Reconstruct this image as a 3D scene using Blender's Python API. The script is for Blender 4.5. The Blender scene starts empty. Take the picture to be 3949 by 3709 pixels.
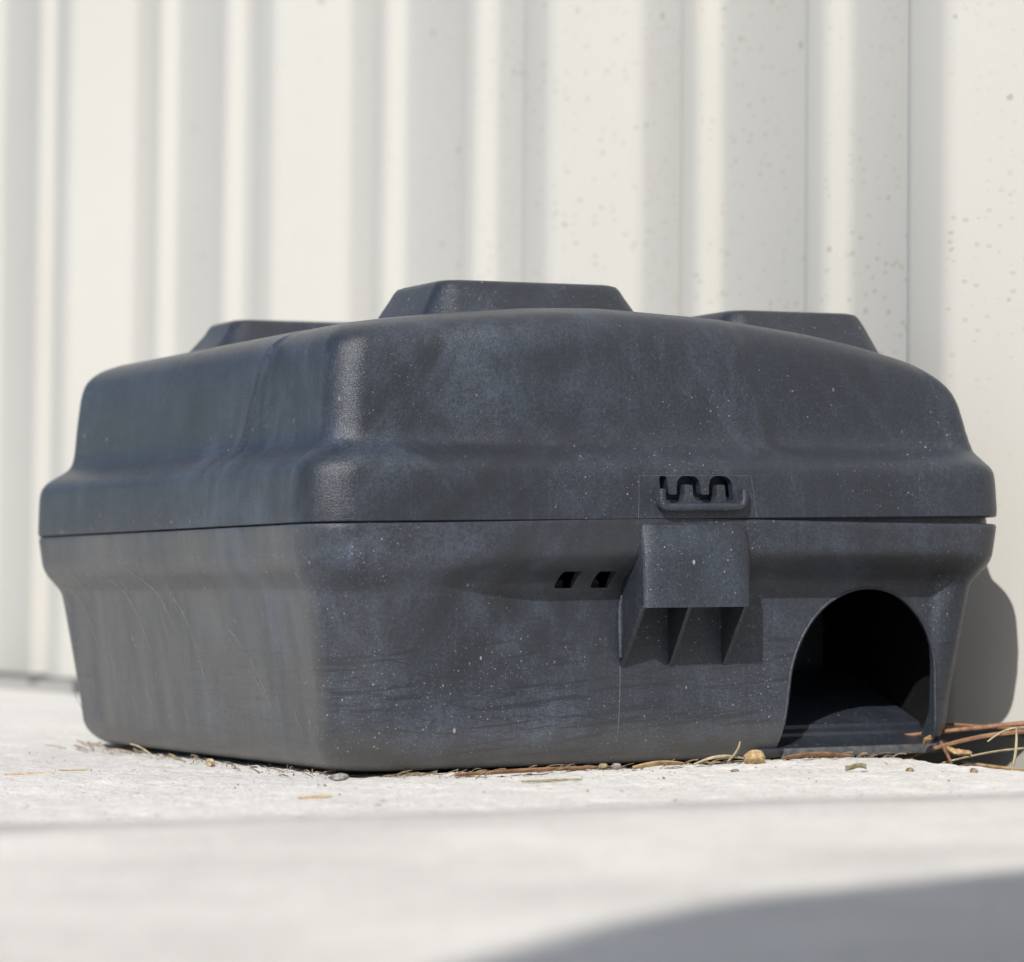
import bpy, bmesh, math, random
import numpy as np
from mathutils import Vector, Matrix

random.seed(7)
rng = np.random.default_rng(11)
SC = bpy.context.scene
COL = SC.collection

# ------------------------------------------------------------------ camera
YAW, PITCH, ROLL = math.radians(26.0), math.radians(1.795), -0.0088
R0 = Vector((math.cos(YAW), -math.sin(YAW), 0))
F0 = Vector((math.sin(YAW), math.cos(YAW), 0))
U0 = Vector((0, 0, 1))
FW = F0 * math.cos(PITCH) + U0 * math.sin(PITCH)
UP = U0 * math.cos(PITCH) - F0 * math.sin(PITCH)
CR = R0 * math.cos(ROLL) + UP * math.sin(ROLL)
CU = UP * math.cos(ROLL) - R0 * math.sin(ROLL)
cam = bpy.data.cameras.new('camera')
camo = bpy.data.objects.new('camera', cam)
COL.objects.link(camo)
m = Matrix.Identity(4)
for i in range(3):
    m[i][0] = CR[i]; m[i][1] = CU[i]; m[i][2] = -FW[i]
m[0][3], m[1][3], m[2][3] = -0.3759, -0.9048, 0.0575
camo.matrix_world = m
cam.sensor_fit = 'HORIZONTAL'
cam.sensor_width = 36
cam.lens = 116.44
cam.clip_start = 0.02
cam.clip_end = 2000
cam.dof.use_dof = True
cam.dof.focus_distance = 1.03
cam.dof.aperture_fstop = 16.0
SC.camera = camo

# ------------------------------------------------------------------ sky, sun, exposure
LDIR = Vector((0.0135, 0.0155, -0.0170)).normalized()      # the way the sunlight travels
SUN_EL = math.asin(-LDIR.z)
SUN_AZ = math.atan2(-LDIR.x, -LDIR.y)
world = bpy.data.worlds.new('World')
SC.world = world
world.use_nodes = True
wn = world.node_tree
wn.nodes.clear()
sky = wn.nodes.new('ShaderNodeTexSky')
sky.sky_type = 'NISHITA'
sky.sun_disc = False
sky.sun_elevation = SUN_EL
sky.sun_rotation = SUN_AZ
sky.air_density = 1.0
sky.dust_density = 1.2
sky.ozone_density = 3.0
bg = wn.nodes.new('ShaderNodeBackground')
bg.inputs['Strength'].default_value = 0.115
wo = wn.nodes.new('ShaderNodeOutputWorld')
wn.links.new(sky.outputs[0], bg.inputs[0])
wn.links.new(bg.outputs[0], wo.inputs[0])
sun = bpy.data.lights.new('sun', 'SUN')
sun.energy = 4.6
sun.angle = math.radians(0.53)
sun.color = (1.0, 0.965, 0.91)
suno = bpy.data.objects.new('sun', sun)
COL.objects.link(suno)
suno.rotation_euler = LDIR.to_track_quat('-Z', 'Y').to_euler()
suno.location = (-3, -3, 4)
SC.view_settings.view_transform = 'Standard'
SC.view_settings.look = 'None'
SC.view_settings.gamma = 1.0
SC.view_settings.use_curve_mapping = False
SC.view_settings.exposure = 0.0
SC.render.engine = 'CYCLES'
SC.cycles.use_denoising = True
SC.cycles.max_bounces = 8

# ------------------------------------------------------------------ material helpers
class NT:
    def __init__(self, name):
        self.m = bpy.data.materials.new(name)
        self.m.use_nodes = True
        self.t = self.m.node_tree
        self.t.nodes.clear()
        self.out = self.n('ShaderNodeOutputMaterial')
        self.p = self.n('ShaderNodeBsdfPrincipled')
        self.l(self.p.outputs[0], self.out.inputs[0])
        self.co = self.n('ShaderNodeTexCoord').outputs['Object']
    def n(self, typ, **kw):
        nd = self.t.nodes.new(typ)
        for k, v in kw.items():
            setattr(nd, k, v)
        return nd
    def l(self, a, b):
        self.t.links.new(a, b)
    def put(self, sock, v):
        if isinstance(v, bpy.types.NodeSocket):
            self.l(v, sock)
        else:
            sock.default_value = v
    def mapping(self, scale=(1, 1, 1), rot=(0, 0, 0), loc=(0, 0, 0)):
        mp = self.n('ShaderNodeMapping')
        mp.inputs['Scale'].default_value = scale
        mp.inputs['Rotation'].default_value = rot
        mp.inputs['Location'].default_value = loc
        self.l(self.co, mp.inputs[0])
        return mp.outputs[0]
    def turned(self, rot, scale, loc=(0, 0, 0)):
        """turn first, then stretch: streaks that run at an angle"""
        a = self.mapping(rot=rot)
        mp = self.n('ShaderNodeMapping')
        mp.inputs['Scale'].default_value = scale
        mp.inputs['Location'].default_value = loc
        self.l(a, mp.inputs[0])
        return mp.outputs[0]
    def noise(self, scale, detail=3, rough=.55, vec=None, dist=0.0):
        nd = self.n('ShaderNodeTexNoise')
        nd.inputs['Scale'].default_value = scale
        nd.inputs['Detail'].default_value = detail
        nd.inputs['Roughness'].default_value = rough
        nd.inputs['Distortion'].default_value = dist
        self.l(vec if vec is not None else self.co, nd.inputs['Vector'])
        return nd.outputs[0]
    def ramp(self, v, a, b, lo=0.0, hi=1.0, smooth=True):
        nd = self.n('ShaderNodeMapRange')
        nd.interpolation_type = 'SMOOTHSTEP' if smooth else 'LINEAR'
        self.put(nd.inputs[0], v)
        nd.inputs[1].default_value = a; nd.inputs[2].default_value = b
        nd.inputs[3].default_value = lo; nd.inputs[4].default_value = hi
        return nd.outputs[0]
    def math(self, op, a, b=0.0):
        nd = self.n('ShaderNodeMath', operation=op)
        self.put(nd.inputs[0], a); self.put(nd.inputs[1], b)
        return nd.outputs[0]
    def mix(self, f, a, b):
        nd = self.n('ShaderNodeMix', data_type='RGBA')
        self.put(nd.inputs[0], f)
        for s, v in ((nd.inputs[6], a), (nd.inputs[7], b)):
            if isinstance(v, tuple):
                s.default_value = (*v, 1)
            else:
                self.l(v, s)
        return nd.outputs[2]
    def specks(self, scale, keep, size, seedloc=(0, 0, 0), vec=None):
        """small random dots; keep = share of cells with one, size = largest radius in cells"""
        if vec is None:
            vec = self.mapping(loc=seedloc)
        vo = self.n('ShaderNodeTexVoronoi')
        vo.inputs['Scale'].default_value = scale
        self.l(vec, vo.inputs['Vector'])
        sp = self.n('ShaderNodeSeparateColor')
        self.l(vo.outputs['Color'], sp.inputs[0])
        rad = self.math('MULTIPLY', self.ramp(sp.outputs[0], 1 - keep, 1.0, 0, 1, False), size)
        d = self.math('SUBTRACT', rad, vo.outputs['Distance'])
        return self.ramp(d, 0.0, size * .35)
    def bump(self, h, strength, dist, prev=None):
        b = self.n('ShaderNodeBump')
        b.inputs['Strength'].default_value = strength
        b.inputs['Distance'].default_value = dist
        self.put(b.inputs['Height'], h)
        if prev is not None:
            self.l(prev, b.inputs['Normal'])
        return b.outputs[0]
    def done(self, color=None, rough=None, normal=None, spec=None):
        if color is not None:
            if isinstance(color, tuple): self.p.inputs['Base Color'].default_value = (*color, 1)
            else: self.l(color, self.p.inputs['Base Color'])
        if rough is not None: self.put(self.p.inputs['Roughness'], rough)
        if normal is not None: self.l(normal, self.p.inputs['Normal'])
        if spec is not None: self.put(self.p.inputs['Specular IOR Level'], spec)
        return self.m

def plastic(name, dust=.0, scuff=.0, flecks=1.0, seed=0.0, dust_bounce=0.0, bloom=1.0, dim=.98):
    """sun-bleached black plastic: brownish black where rubbed, navy grey where weathered, chalky blue-white where bleached"""
    t = NT(name)
    sx = t.n('ShaderNodeSeparateXYZ'); t.l(t.co, sx.inputs[0])
    soft = t.noise(8, 3, .5, t.mapping(loc=(seed, seed, 0)), .4)
    blot = t.noise(24, 4, .55, t.mapping(loc=(seed + 3, 1, 0)), 1.1)
    wipe = t.noise(1, 4, .6, t.turned((0, -.70, 0), (52, 46, 15), (seed + 1, 0, 0)), .9)
    wipe2 = t.noise(1, 4, .6, t.turned((0, .55, 0), (80, 70, 20), (seed + 6, 2, 0)), .6)
    near = t.math('MULTIPLY', t.ramp(sx.outputs[0], .170, .030, .22, 1.0), t.ramp(sx.outputs[1], .20, .03, .45, 1.0))   # bleached most round the exposed corner
    fine = t.noise(900, 3, .75)
    grain = t.noise(2600, 2, .6)
    ch = t.ramp(soft, .3, .7, .27, .40)
    ch = t.math('ADD', ch, t.math('MULTIPLY', t.ramp(blot, .36, .70, -.06, .15 * bloom), near))
    ch = t.math('ADD', ch, t.math('MULTIPLY', t.ramp(wipe, .34, .72, -.08, .17 * bloom), near))
    ch = t.math('ADD', ch, t.ramp(wipe2, .46, .74, -.03, .08))
    ch = t.math('SUBTRACT', ch, t.math('MULTIPLY', t.ramp(t.noise(17, 3, .5, t.mapping(loc=(seed, 9, 4)), .8), .52, .70, 0, .11), near))
    if scuff:
        # dark rub marks running along the front, in overlapping patches
        st = t.noise(1.0, 4, .65, t.turned((0, math.radians(5), 0), (34, 38, 620)), .35)
        st2 = t.noise(1.0, 3, .6, t.turned((0, math.radians(-9), 0), (55, 60, 1200), (4, 0, 3)), .3)
        area = t.math('MULTIPLY', t.ramp(t.noise(18, 2, .5, t.mapping(loc=(5, 2, 1))), .28, .48), t.ramp(sx.outputs[2], .050, .032))
        sc = t.math('MULTIPLY', t.math('MAXIMUM', t.ramp(st, .54, .63), t.math('MULTIPLY', t.ramp(st2, .57, .66), .8)), area)
        ch = t.math('MULTIPLY', ch, t.math('SUBTRACT', 1.0, t.math('MULTIPLY', sc, scuff)))
    vs = t.noise(1.0, 4, .7, t.mapping((260, 260, 12)))
    ch = t.math('ADD', ch, t.ramp(vs, .45, .8, -.02, .09))
    ch = t.math('MULTIPLY', ch, t.ramp(fine, .25, .75, .70, 1.30))
    ch = t.math('MULTIPLY', ch, t.ramp(grain, .25, .75, .78, 1.22))
    cr = t.n('ShaderNodeValToRGB')
    el = cr.color_ramp.elements
    el[0].position = 0.0; el[0].color = (.0120 * dim, .0128 * dim, .0160 * dim, 1)
    el[1].position = 1.0; el[1].color = (.090 * dim, .128 * dim, .195 * dim, 1)
    e = el.new(.30); e.color = (.0235 * dim, .0280 * dim, .0375 * dim, 1)
    e = el.new(.62); e.color = (.050 * dim, .062 * dim, .086 * dim, 1)
    t.l(ch, cr.inputs[0])
    col = cr.outputs[0]
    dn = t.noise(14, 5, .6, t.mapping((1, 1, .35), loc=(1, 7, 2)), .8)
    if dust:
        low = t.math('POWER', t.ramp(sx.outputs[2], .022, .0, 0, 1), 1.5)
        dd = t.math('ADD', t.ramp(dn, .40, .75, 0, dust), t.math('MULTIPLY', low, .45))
        if dust_bounce:
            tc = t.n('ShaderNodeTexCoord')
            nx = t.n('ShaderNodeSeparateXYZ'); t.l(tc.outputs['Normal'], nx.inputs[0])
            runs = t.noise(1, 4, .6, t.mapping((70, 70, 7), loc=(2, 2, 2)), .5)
            side = t.ramp(t.math('ADD', nx.outputs[0], t.ramp(dn, .3, .7, -.08, .08)), -.72, -.97, 0, dust_bounce)   # left side paler: dust, with reflected ground light painted in
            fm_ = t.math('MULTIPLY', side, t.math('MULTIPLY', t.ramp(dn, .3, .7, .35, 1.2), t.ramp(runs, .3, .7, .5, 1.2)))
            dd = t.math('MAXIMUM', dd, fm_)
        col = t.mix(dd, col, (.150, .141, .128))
    f0 = t.specks(330, .10 * flecks, .20, (seed, 3, 2), vec=t.mapping((1, 1, .6), loc=(seed, 3, 2)))
    f1 = t.math('MAXIMUM', f0, t.specks(760, .24 * flecks, .27, (seed, 0, 0)))
    f2 = t.specks(1700, .26 * flecks, .36, (0, seed, 4))
    fm = t.ramp(t.noise(19, 3, .6, t.mapping(loc=(2, seed, 9))), .42, .66, .06, 1.0)
    fl = t.math('MULTIPLY', t.math('MAXIMUM', f1, t.math('MULTIPLY', f2, .65)), fm)
    col = t.mix(t.math('MULTIPLY', fl, .75), col, (.40, .385, .35))
    rg = t.ramp(wipe, .3, .75, .42, .50)
    rg = t.math('ADD', rg, t.ramp(fine, .2, .8, -.07, .09))
    rg = t.math('ADD', rg, t.math('MULTIPLY', fl, .3))
    b = t.bump(t.noise(2100, 3, .65), .6, .00038)
    b = t.bump(t.noise(45, 3, .5), .12, .002, b)
    b = t.bump(fl, .5, .0003, b)
    t.p.inputs['Coat Weight'].default_value = .55
    t.p.inputs['Coat Roughness'].default_value = .25
    t.l(b, t.p.inputs['Coat Normal'])
    return t.done(col, rg, b, .22)

def concrete(name, base=(.67, .646, .608), var=.06, seed=0.0, edge=None):
    t = NT(name)
    n1 = t.noise(13, 6, .7, t.mapping(loc=(seed, 0, 0)))
    n2 = t.noise(480, 4, .75)
    col = t.mix(t.ramp(n1, .3, .7), tuple(c * (1 - var) for c in base), tuple(min(.8, c * (1 + var)) for c in base))
    col = t.mix(t.ramp(n2, .52, .74, 0, .75), col, (.22, .205, .185))
    n3 = t.noise(140, 4, .7, t.mapping(loc=(seed, 8, 0)))
    col = t.mix(t.ramp(n3, .52, .8, 0, .45), col, (.33, .32, .30))
    col = t.mix(t.math('MULTIPLY', t.specks(300, .10, .3, (seed, 1, 1)), .85), col, (.10, .085, .07))
    col = t.mix(t.math('MULTIPLY', t.specks(90, .03, .2, (seed, 5, 1)), .7), col, (.16, .075, .045))
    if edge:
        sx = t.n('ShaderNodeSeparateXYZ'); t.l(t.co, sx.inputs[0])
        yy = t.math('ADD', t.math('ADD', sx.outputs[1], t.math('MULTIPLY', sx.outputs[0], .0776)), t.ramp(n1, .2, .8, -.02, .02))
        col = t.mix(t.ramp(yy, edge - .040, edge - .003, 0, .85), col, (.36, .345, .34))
    b = t.bump(t.noise(900, 3, .7), .7, .0009)
    b = t.bump(t.noise(190, 4, .6), .5, .0018, b)
    return t.done(col, .9, b, .25)

def wall_paint(name):
    t = NT(name)
    n1 = t.noise(2.3, 4, .6)
    col = t.mix(t.ramp(n1, .3, .7), (.465, .452, .415), (.495, .484, .450))
    # rust-coloured splash spots, denser in the middle heights
    sx = t.n('ShaderNodeSeparateXYZ'); t.l(t.co, sx.inputs[0])
    band = t.math('MULTIPLY', t.ramp(sx.outputs[2], .10, .17, .25, 1), t.ramp(sx.outputs[2], .55, .30, .15, 1))
    band = t.math('MULTIPLY', band, t.ramp(sx.outputs[1], .70, .22, .06, 1))
    dens = t.math('MULTIPLY', band, t.ramp(t.noise(6, 2, .5), .30, .5, .3, 1))
    stretched = t.mapping((1, .62, 1.15))
    s1 = t.specks(320, .80, .40, vec=stretched)
    s2 = t.specks(150, .30, .22, (3, 1, 7))
    sp = t.math('MULTIPLY', t.math('MAXIMUM', t.math('MULTIPLY', s1, .7), s2), dens)
    col = t.mix(t.math('MULTIPLY', sp, .58), col, (.29, .24, .16))
    s3 = t.specks(75, .13, .17, (9, 2, 2))
    col = t.mix(t.math('MULTIPLY', s3, .55), col, (.22, .22, .21))
    run = t.noise(1, 3, .6, t.mapping((60, 60, 2.2)))
    col = t.mix(t.ramp(run, .62, .8, 0, .28), col, (.58, .52, .38))
    stain = t.ramp(t.noise(11, 4, .6, t.mapping(loc=(4, 4, 0))), .6, .8, 0, .35)
    lowz = t.ramp(sx.outputs[2], .16, .0, 0, 1)
    col = t.mix(t.math('MULTIPLY', stain, lowz), col, (.62, .52, .33))
    b = t.bump(t.noise(900, 2, .5), .12, .0003)
    b = t.bump(t.noise(7, 2, .5), .12, .004, b)
    return t.done(col, .46, b, .35)

def plain(name, a, b, scale=200, rough=.8, bump=.3, bd=.0005):
    t = NT(name)
    n = t.noise(scale, 4, .65)
    return t.done(t.mix(t.ramp(n, .3, .7), a, b), rough, t.bump(n, bump, bd), .3)

M = {}
M['lid'] = plastic('weathered_lid_plastic', dust=.0, seed=1.3, flecks=.8)
M['latch'] = plastic('latch_plastic', seed=2.2, flecks=2.6, bloom=.4)
M['base'] = plastic('dusty_base_plastic', dust=.10, scuff=.55, flecks=1.7, seed=4.1, dust_bounce=.40, dim=1.12)
M['inner'] = plastic('inner_plastic', flecks=.8, seed=2.0, bloom=1.2, dim=1.0)
M['sill'] = plain('sunlit_sill', (.05, .055, .065), (.12, .12, .12), 300, .55, .3, .0004)  # dusty grey, paled to paint in the sunlit edge of the lip
M['inside'] = plain('tray_inside_shade', (.004, .004, .0045), (.008, .008, .009), 200, .6, .1)  # near-black: the shade inside the tray is put into the colour
M['line'] = plain('worn_plastic_edge', (.06, .065, .075), (.11, .115, .125), 900, .55)
M['scratch'] = plain('scratch_mark', (.09, .088, .082), (.24, .23, .215), 900, .7)
M['concrete'] = concrete('pavement_concrete', seed=0.0)
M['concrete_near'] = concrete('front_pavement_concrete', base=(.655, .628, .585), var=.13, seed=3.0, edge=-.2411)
M['paint'] = wall_paint('off_white_panel_paint')
M['lawn'] = plain('lawn', (.025, .045, .012), (.075, .085, .035), 60, .95, .8, .01)
M['soil'] = plain('dry_soil', (.12, .10, .075), (.27, .23, .175), 140, .95, .8, .004)
M['needle'] = plain('pine_needle', (.17, .085, .045), (.34, .19, .11), 300, .6)
M['straw'] = plain('dry_straw', (.30, .24, .15), (.52, .43, .29), 400, .7)
M['leaf'] = plain('dry_leaf', (.27, .16, .075), (.55, .40, .22), 350, .75, .6, .001)
M['husk'] = plain('nut_husk', (.30, .19, .09), (.60, .44, .25), 420, .85, .9, .001)
M['green'] = plain('half_dry_stem', (.17, .16, .08), (.34, .30, .18), 400, .7)
M['stone'] = plain('grey_pebble', (.20, .19, .18), (.36, .34, .31), 500, .85, .6, .0006)
M['grit'] = plain('grit_crumb', (.10, .07, .045), (.34, .27, .18), 300, .9)
M['zinc'] = plain('galvanised_steel', (.33, .34, .35), (.46, .47, .48), 30, .4, .1)

# ------------------------------------------------------------------ object helpers
def tag(o, label=None, cat=None, group=None, kind=None):
    if label: o['label'] = label
    if cat: o['category'] = cat
    if group: o['group'] = group
    if kind: o['kind'] = kind
    return o

def empty(name, loc=(0, 0, 0), rz=0.0):
    o = bpy.data.objects.new(name, None)
    o.empty_display_size = .02
    COL.objects.link(o)
    o.location = loc
    o.rotation_euler = (0, 0, rz)
    return o

def sharpen(me, deg=38):
    bm = bmesh.new(); bm.from_mesh(me)
    a = math.radians(deg)
    for f in bm.faces: f.smooth = True
    for e in bm.edges:
        if len(e.link_faces) == 2 and e.calc_face_angle(0) > a:
            e.smooth = False
    bm.to_mesh(me); bm.free()

def obj(name, me, mat, parent=None, smooth=True, deg=38):
    o = bpy.data.objects.new(name, me)
    COL.objects.link(o)
    if mat is not None:
        me.materials.clear(); me.materials.append(mat)
    if smooth: sharpen(me, deg)
    if parent is not None: o.parent = parent
    return o

def mesh(name, v, f):
    me = bpy.data.meshes.new(name)
    me.from_pydata([tuple(map(float, p)) for p in v], [], f)
    me.update()
    return me

def grid_faces(nr, nc, wrap=False):
    F = []
    for i in range(nr - 1):
        for j in range(nc if wrap else nc - 1):
            k = (j + 1) % nc
            F.append((i * nc + j, i * nc + k, (i + 1) * nc + k, (i + 1) * nc + j))
    return F

def fix_normals(me):
    bm = bmesh.new(); bm.from_mesh(me)
    bmesh.ops.recalc_face_normals(bm, faces=bm.faces)
    bm.to_mesh(me); bm.free()
    return me

def tube(pts, radii, n=6, flat=1.0, cap=True):
    """swept tube through points; flat squashes it along the local second axis"""
    pts = [Vector(p) for p in pts]
    if not hasattr(radii, '__len__'): radii = [radii] * len(pts)
    V, F = [], []
    ref = Vector((.123, .31, .94)).normalized()
    for i, p in enumerate(pts):
        t = (pts[min(i + 1, len(pts) - 1)] - pts[max(i - 1, 0)]).normalized()
        a = t.cross(ref).normalized(); b = t.cross(a).normalized()
        for k in range(n):
            w = 2 * math.pi * k / n
            V.append(p + a * (radii[i] * math.cos(w)) + b * (radii[i] * flat * math.sin(w)))
    F = grid_faces(len(pts), n, True)
    if cap:
        F.append(tuple(range(n - 1, -1, -1)))
        F.append(tuple((len(pts) - 1) * n + k for k in range(n)))
    return V, F

def join(parts):
    V, F = [], []
    for v, f in parts:
        o = len(V)
        V += list(v); F += [tuple(i + o for i in q) for q in f]
    return V, F

def prism(poly, d0, d1, axis):
    """extrude a 2D polygon between two values along an axis: 'y': poly = (x, z); 'x': poly = (y, z)"""
    n = len(poly)
    def P(p, d):
        return (p[0], d, p[1]) if axis == 'y' else (d, p[0], p[1])
    V = [P(p, d0) for p in poly] + [P(p, d1) for p in poly]
    F = [tuple(range(n)), tuple(range(2 * n - 1, n - 1, -1))]
    for i in range(n):
        j = (i + 1) % n
        F.append((i, i + n, j + n, j))
    return V, F

def value_noise(x, y, scale, seed):
    """smooth 2D value noise for numpy arrays"""
    r = np.random.default_rng(seed)
    G = r.random((257, 257))
    fx, fy = x * scale, y * scale
    ix, iy = np.floor(fx).astype(int), np.floor(fy).astype(int)
    tx, ty = fx - ix, fy - iy
    tx = tx * tx * (3 - 2 * tx); ty = ty * ty * (3 - 2 * ty)
    g = lambda a, b: G[a % 257, b % 257]
    return (g(ix, iy) * (1 - tx) + g(ix + 1, iy) * tx) * (1 - ty) + (g(ix, iy + 1) * (1 - tx) + g(ix + 1, iy + 1) * tx) * ty - .5

def sstep(x, a, b):
    t = np.clip((np.asarray(x, float) - a) / (b - a), 0, 1)
    return t * t * (3 - 2 * t)

# ------------------------------------------------------------------ setting: ground, pavement slabs
gv = [(-400, -400, -.026), (400, -400, -.026), (400, 400, -.026), (-400, 400, -.026)]
tag(obj('ground', mesh('ground', gv, [(0, 1, 2, 3)]), M['lawn'], smooth=False), kind='structure')
# strip of dry soil between slab and wall
sv = [(.16, -4, -.022), (.40, -4, -.022), (.40, 9, -.022), (.16, 9, -.022)]
tag(obj('soil_strip', mesh('soil_strip', sv, [(0, 1, 2, 3)]), M['soil'], smooth=False), kind='structure')

EDGE_U = .213       # the slab stops short of the wall: a gap full of litter runs along it

def slab_mesh(name, us, vs, zf, uedge):
    """us, vs: sample lines; zf(u, v) height; the last column runs along the ragged edge and drops away"""
    Ug, Vg = np.meshgrid(us, vs, indexing='ij')
    if uedge:
        jag = value_noise(Vg * 0 + 3.3, Vg, 130, 5) * .004 + value_noise(Vg * 0 + 1.3, Vg, 420, 6) * .0022
        Ug = Ug + jag * sstep(Ug, EDGE_U - .03, EDGE_U)
    Z = zf(Ug, Vg)
    nu, nv = Ug.shape
    V = np.stack([Ug, Vg, Z], -1).reshape(-1, 3)
    F = [(i * nv + j, (i + 1) * nv + j, (i + 1) * nv + j + 1, i * nv + j + 1) for i in range(nu - 1) for j in range(nv - 1)]
    V = list(map(tuple, V)); base = len(V)
    # skirts down to the soil
    loop = [i * nv for i in range(nu)] + [(nu - 1) * nv + j for j in range(1, nv)] + \
           [i * nv + nv - 1 for i in range(nu - 2, -1, -1)] + [j for j in range(nv - 2, 0, -1)]
    for k in loop:
        x, y, z = V[k]
        V.append((x, y, -.052))
    n = len(loop)
    for k in range(n):
        F.append((loop[k], base + k, base + (k + 1) % n, loop[(k + 1) % n]))
    return mesh(name, V, F)

def far_z(u, v):
    near = sstep(u, -.8, -.4) * (1 - sstep(v, .4, .8))
    z = value_noise(u + 7, v + 7, 55, 1) * .0013 + value_noise(u + 7, v + 7, 190, 2) * .0009 + value_noise(u + 7, v + 7, 520, 3) * .0006
    z = z * near
    z = z - .0035 * sstep(u, EDGE_U - .006, EDGE_U + .002)           # broken arris
    bumpz = .0016 * np.exp(-(((u - .175) / .035) ** 2 + ((v + .004) / .02) ** 2)) + .0011 * np.exp(-(((u - .1) / .06) ** 2 + ((v + .03) / .03) ** 2))
    return z + bumpz - .0006
us = np.concatenate([[-1.25, -1.0, -.8, -.6, -.5], np.arange(-.42, EDGE_U - .02, .0023), np.arange(EDGE_U - .02, EDGE_U + .0001, .0012)])
vs = np.concatenate([np.arange(-.230, .10, .0019), np.arange(.10, .40, .004), np.arange(.4, 1.6, .03), [2, 3, 5, 9]])
pav = obj('pavement', slab_mesh('pavement', us, vs, far_z, True), M['concrete'], deg=80)
tag(pav, kind='structure')

# the front slab stands a few millimetres higher; its tooled edge crosses the picture out of focus
EDGE_A, EDGE_B = np.array((-.1666, -.2282)), np.array((.0797, -.2473))
edge_dir = (EDGE_B - EDGE_A) / np.linalg.norm(EDGE_B - EDGE_A)
edge_nrm = np.array((edge_dir[1], -edge_dir[0]))      # towards the camera
prof = []
for k in range(9):
    a = math.pi / 2 * k / 8
    prof.append((.006 - .006 * math.sin(a), .008 - .006 + .006 * math.cos(a)))
prof = prof[::-1]                                      # from the lip inwards
ds = [p[0] for p in prof] + list(np.arange(.012, .7, .012)) + [.9, 1.3, 2, 3]
ts = list(np.arange(-1.15, -.9, .08)) + list(np.arange(-.9, .36, .012))
V, nr, nc = [], len(ds), len(ts)
zl = {i: prof[i][1] for i in range(len(prof))}
for i, d in enumerate(ds):
    for t_ in ts:
        p = EDGE_A + edge_dir * (t_ + .155) + edge_nrm * d
        z = zl.get(i, .008)
        wob = float(value_noise(np.array(p[0] + 9), np.array(p[1] + 9), 16, 8)) * .0016
        if i > 2: z += wob
        V.append((p[0], p[1], z))
for t_ in ts:
    p = EDGE_A + edge_dir * (t_ + .155)
    V.append((p[0], p[1], -.052))
F = grid_faces(nr, nc)
b0 = nr * nc
F += [(j, j + 1, b0 + j + 1, b0 + j) for j in range(nc - 1)]
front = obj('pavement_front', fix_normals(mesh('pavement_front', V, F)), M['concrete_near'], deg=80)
tag(front, kind='structure')

# ------------------------------------------------------------------ setting: ribbed metal wall
W0, WROT, WTILT = .292, math.radians(2.5), .022
WALL = empty('metal_wall', (W0, .1, 0), WROT)
tag(WALL, 'off-white ribbed metal sheet wall spotted with rust-coloured splashes', 'wall')
WALL.rotation_euler = (0, WTILT, WROT)
PITCH_R, S0 = .2852, -.0330
def wall_profile(s_from, s_to):
    """(s, depth) points along the wall; depth is how far the sheet stands out towards the pavement"""
    P = []
    k0 = int(math.floor((s_from - S0) / PITCH_R)) - 1
    k1 = int(math.ceil((s_to - S0) / PITCH_R)) + 1
    r = .0045
    for k in range(k0, k1 + 1):
        c = S0 + k * PITCH_R
        major = [(c - .027, 0), (c, .030), (c + .025, .030), (c + .052, 0)]
        def minor(x): return [(x, 0), (x + .005, .008), (x + .021, .008), (x + .026, 0)]
        P += major + minor(c + .1035) + minor(c + .1965)
    # round every bend a little
    Q = []
    for i in range(1, len(P) - 1):
        a, b, c_ = Vector(P[i - 1]), Vector(P[i]), Vector(P[i + 1])
        d1 = (a - b); d2 = (c_ - b)
        q1 = b + d1.normalized() * min(r, d1.length * .4); q2 = b + d2.normalized() * min(r, d2.length * .4)
        for t_ in (0, .33, .67, 1):
            Q.append(tuple(q1 * (1 - t_) ** 2 + b * 2 * t_ * (1 - t_) + q2 * t_ ** 2))
    return [q for q in Q if s_from <= q[0] <= s_to]
seams = [-2.506 + .8556 * k for k in range(0, 11)]      # sheets three ribs wide; one joint shows right of the middle
shift = (S0 + .1965 + .026 - .100 + .0) - seams[3]
H_WALL = 3.2
for k in range(10):
    s0, s1 = seams[k] + shift + .1, seams[k + 1] + shift + .1
    pr = wall_profile(s0 - .0005, s1 + .012)
    lift = .0009 if k % 2 else 0.0
    zs = [.0060, .05, .2, .5, 1.2, H_WALL]
    V = [(-d - lift, s, z) for z in zs for s, d in pr]
    nb = len(V); ncp = len(pr)
    V += [(-d - lift + .0007, s, z) for z in zs for s, d in pr]
    F = grid_faces(len(zs), ncp)
    F += [tuple(i + nb for i in q[::-1]) for q in grid_faces(len(zs), ncp)]
    F += [(j, nb + j, nb + j + 1, j + 1) for j in range(ncp - 1)]
    e0 = [i * ncp for i in range(len(zs))]
    F += [(e0[i], e0[i + 1], nb + e0[i + 1], nb + e0[i]) for i in range(len(zs) - 1)]
    obj('sheet', fix_normals(mesh('sheet', V, F)), M['paint'], WALL, deg=50)
tv, tf = prism([(-.0035, -.030), (.012, -.030), (.012, .020), (.0035, .020), (.0030, .0022), (-.0035, .0026)], -2.4, 6.2, 'y')
obj('base_trim', fix_normals(mesh('base_trim', [(x, y, z) for x, y, z in tv], tf)), M['paint'], WALL, deg=30)

# ------------------------------------------------------------------ the bait station
STATION = empty('bait_station', (0, 0, 0))
tag(STATION, 'weathered black plastic rodent bait station standing against the ribbed wall', 'bait station')
LU, LV, RC = .2497, .2765, .0165
NA = 22
fr = lambda n: [i / n for i in range(n)]
NS = 230

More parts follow.
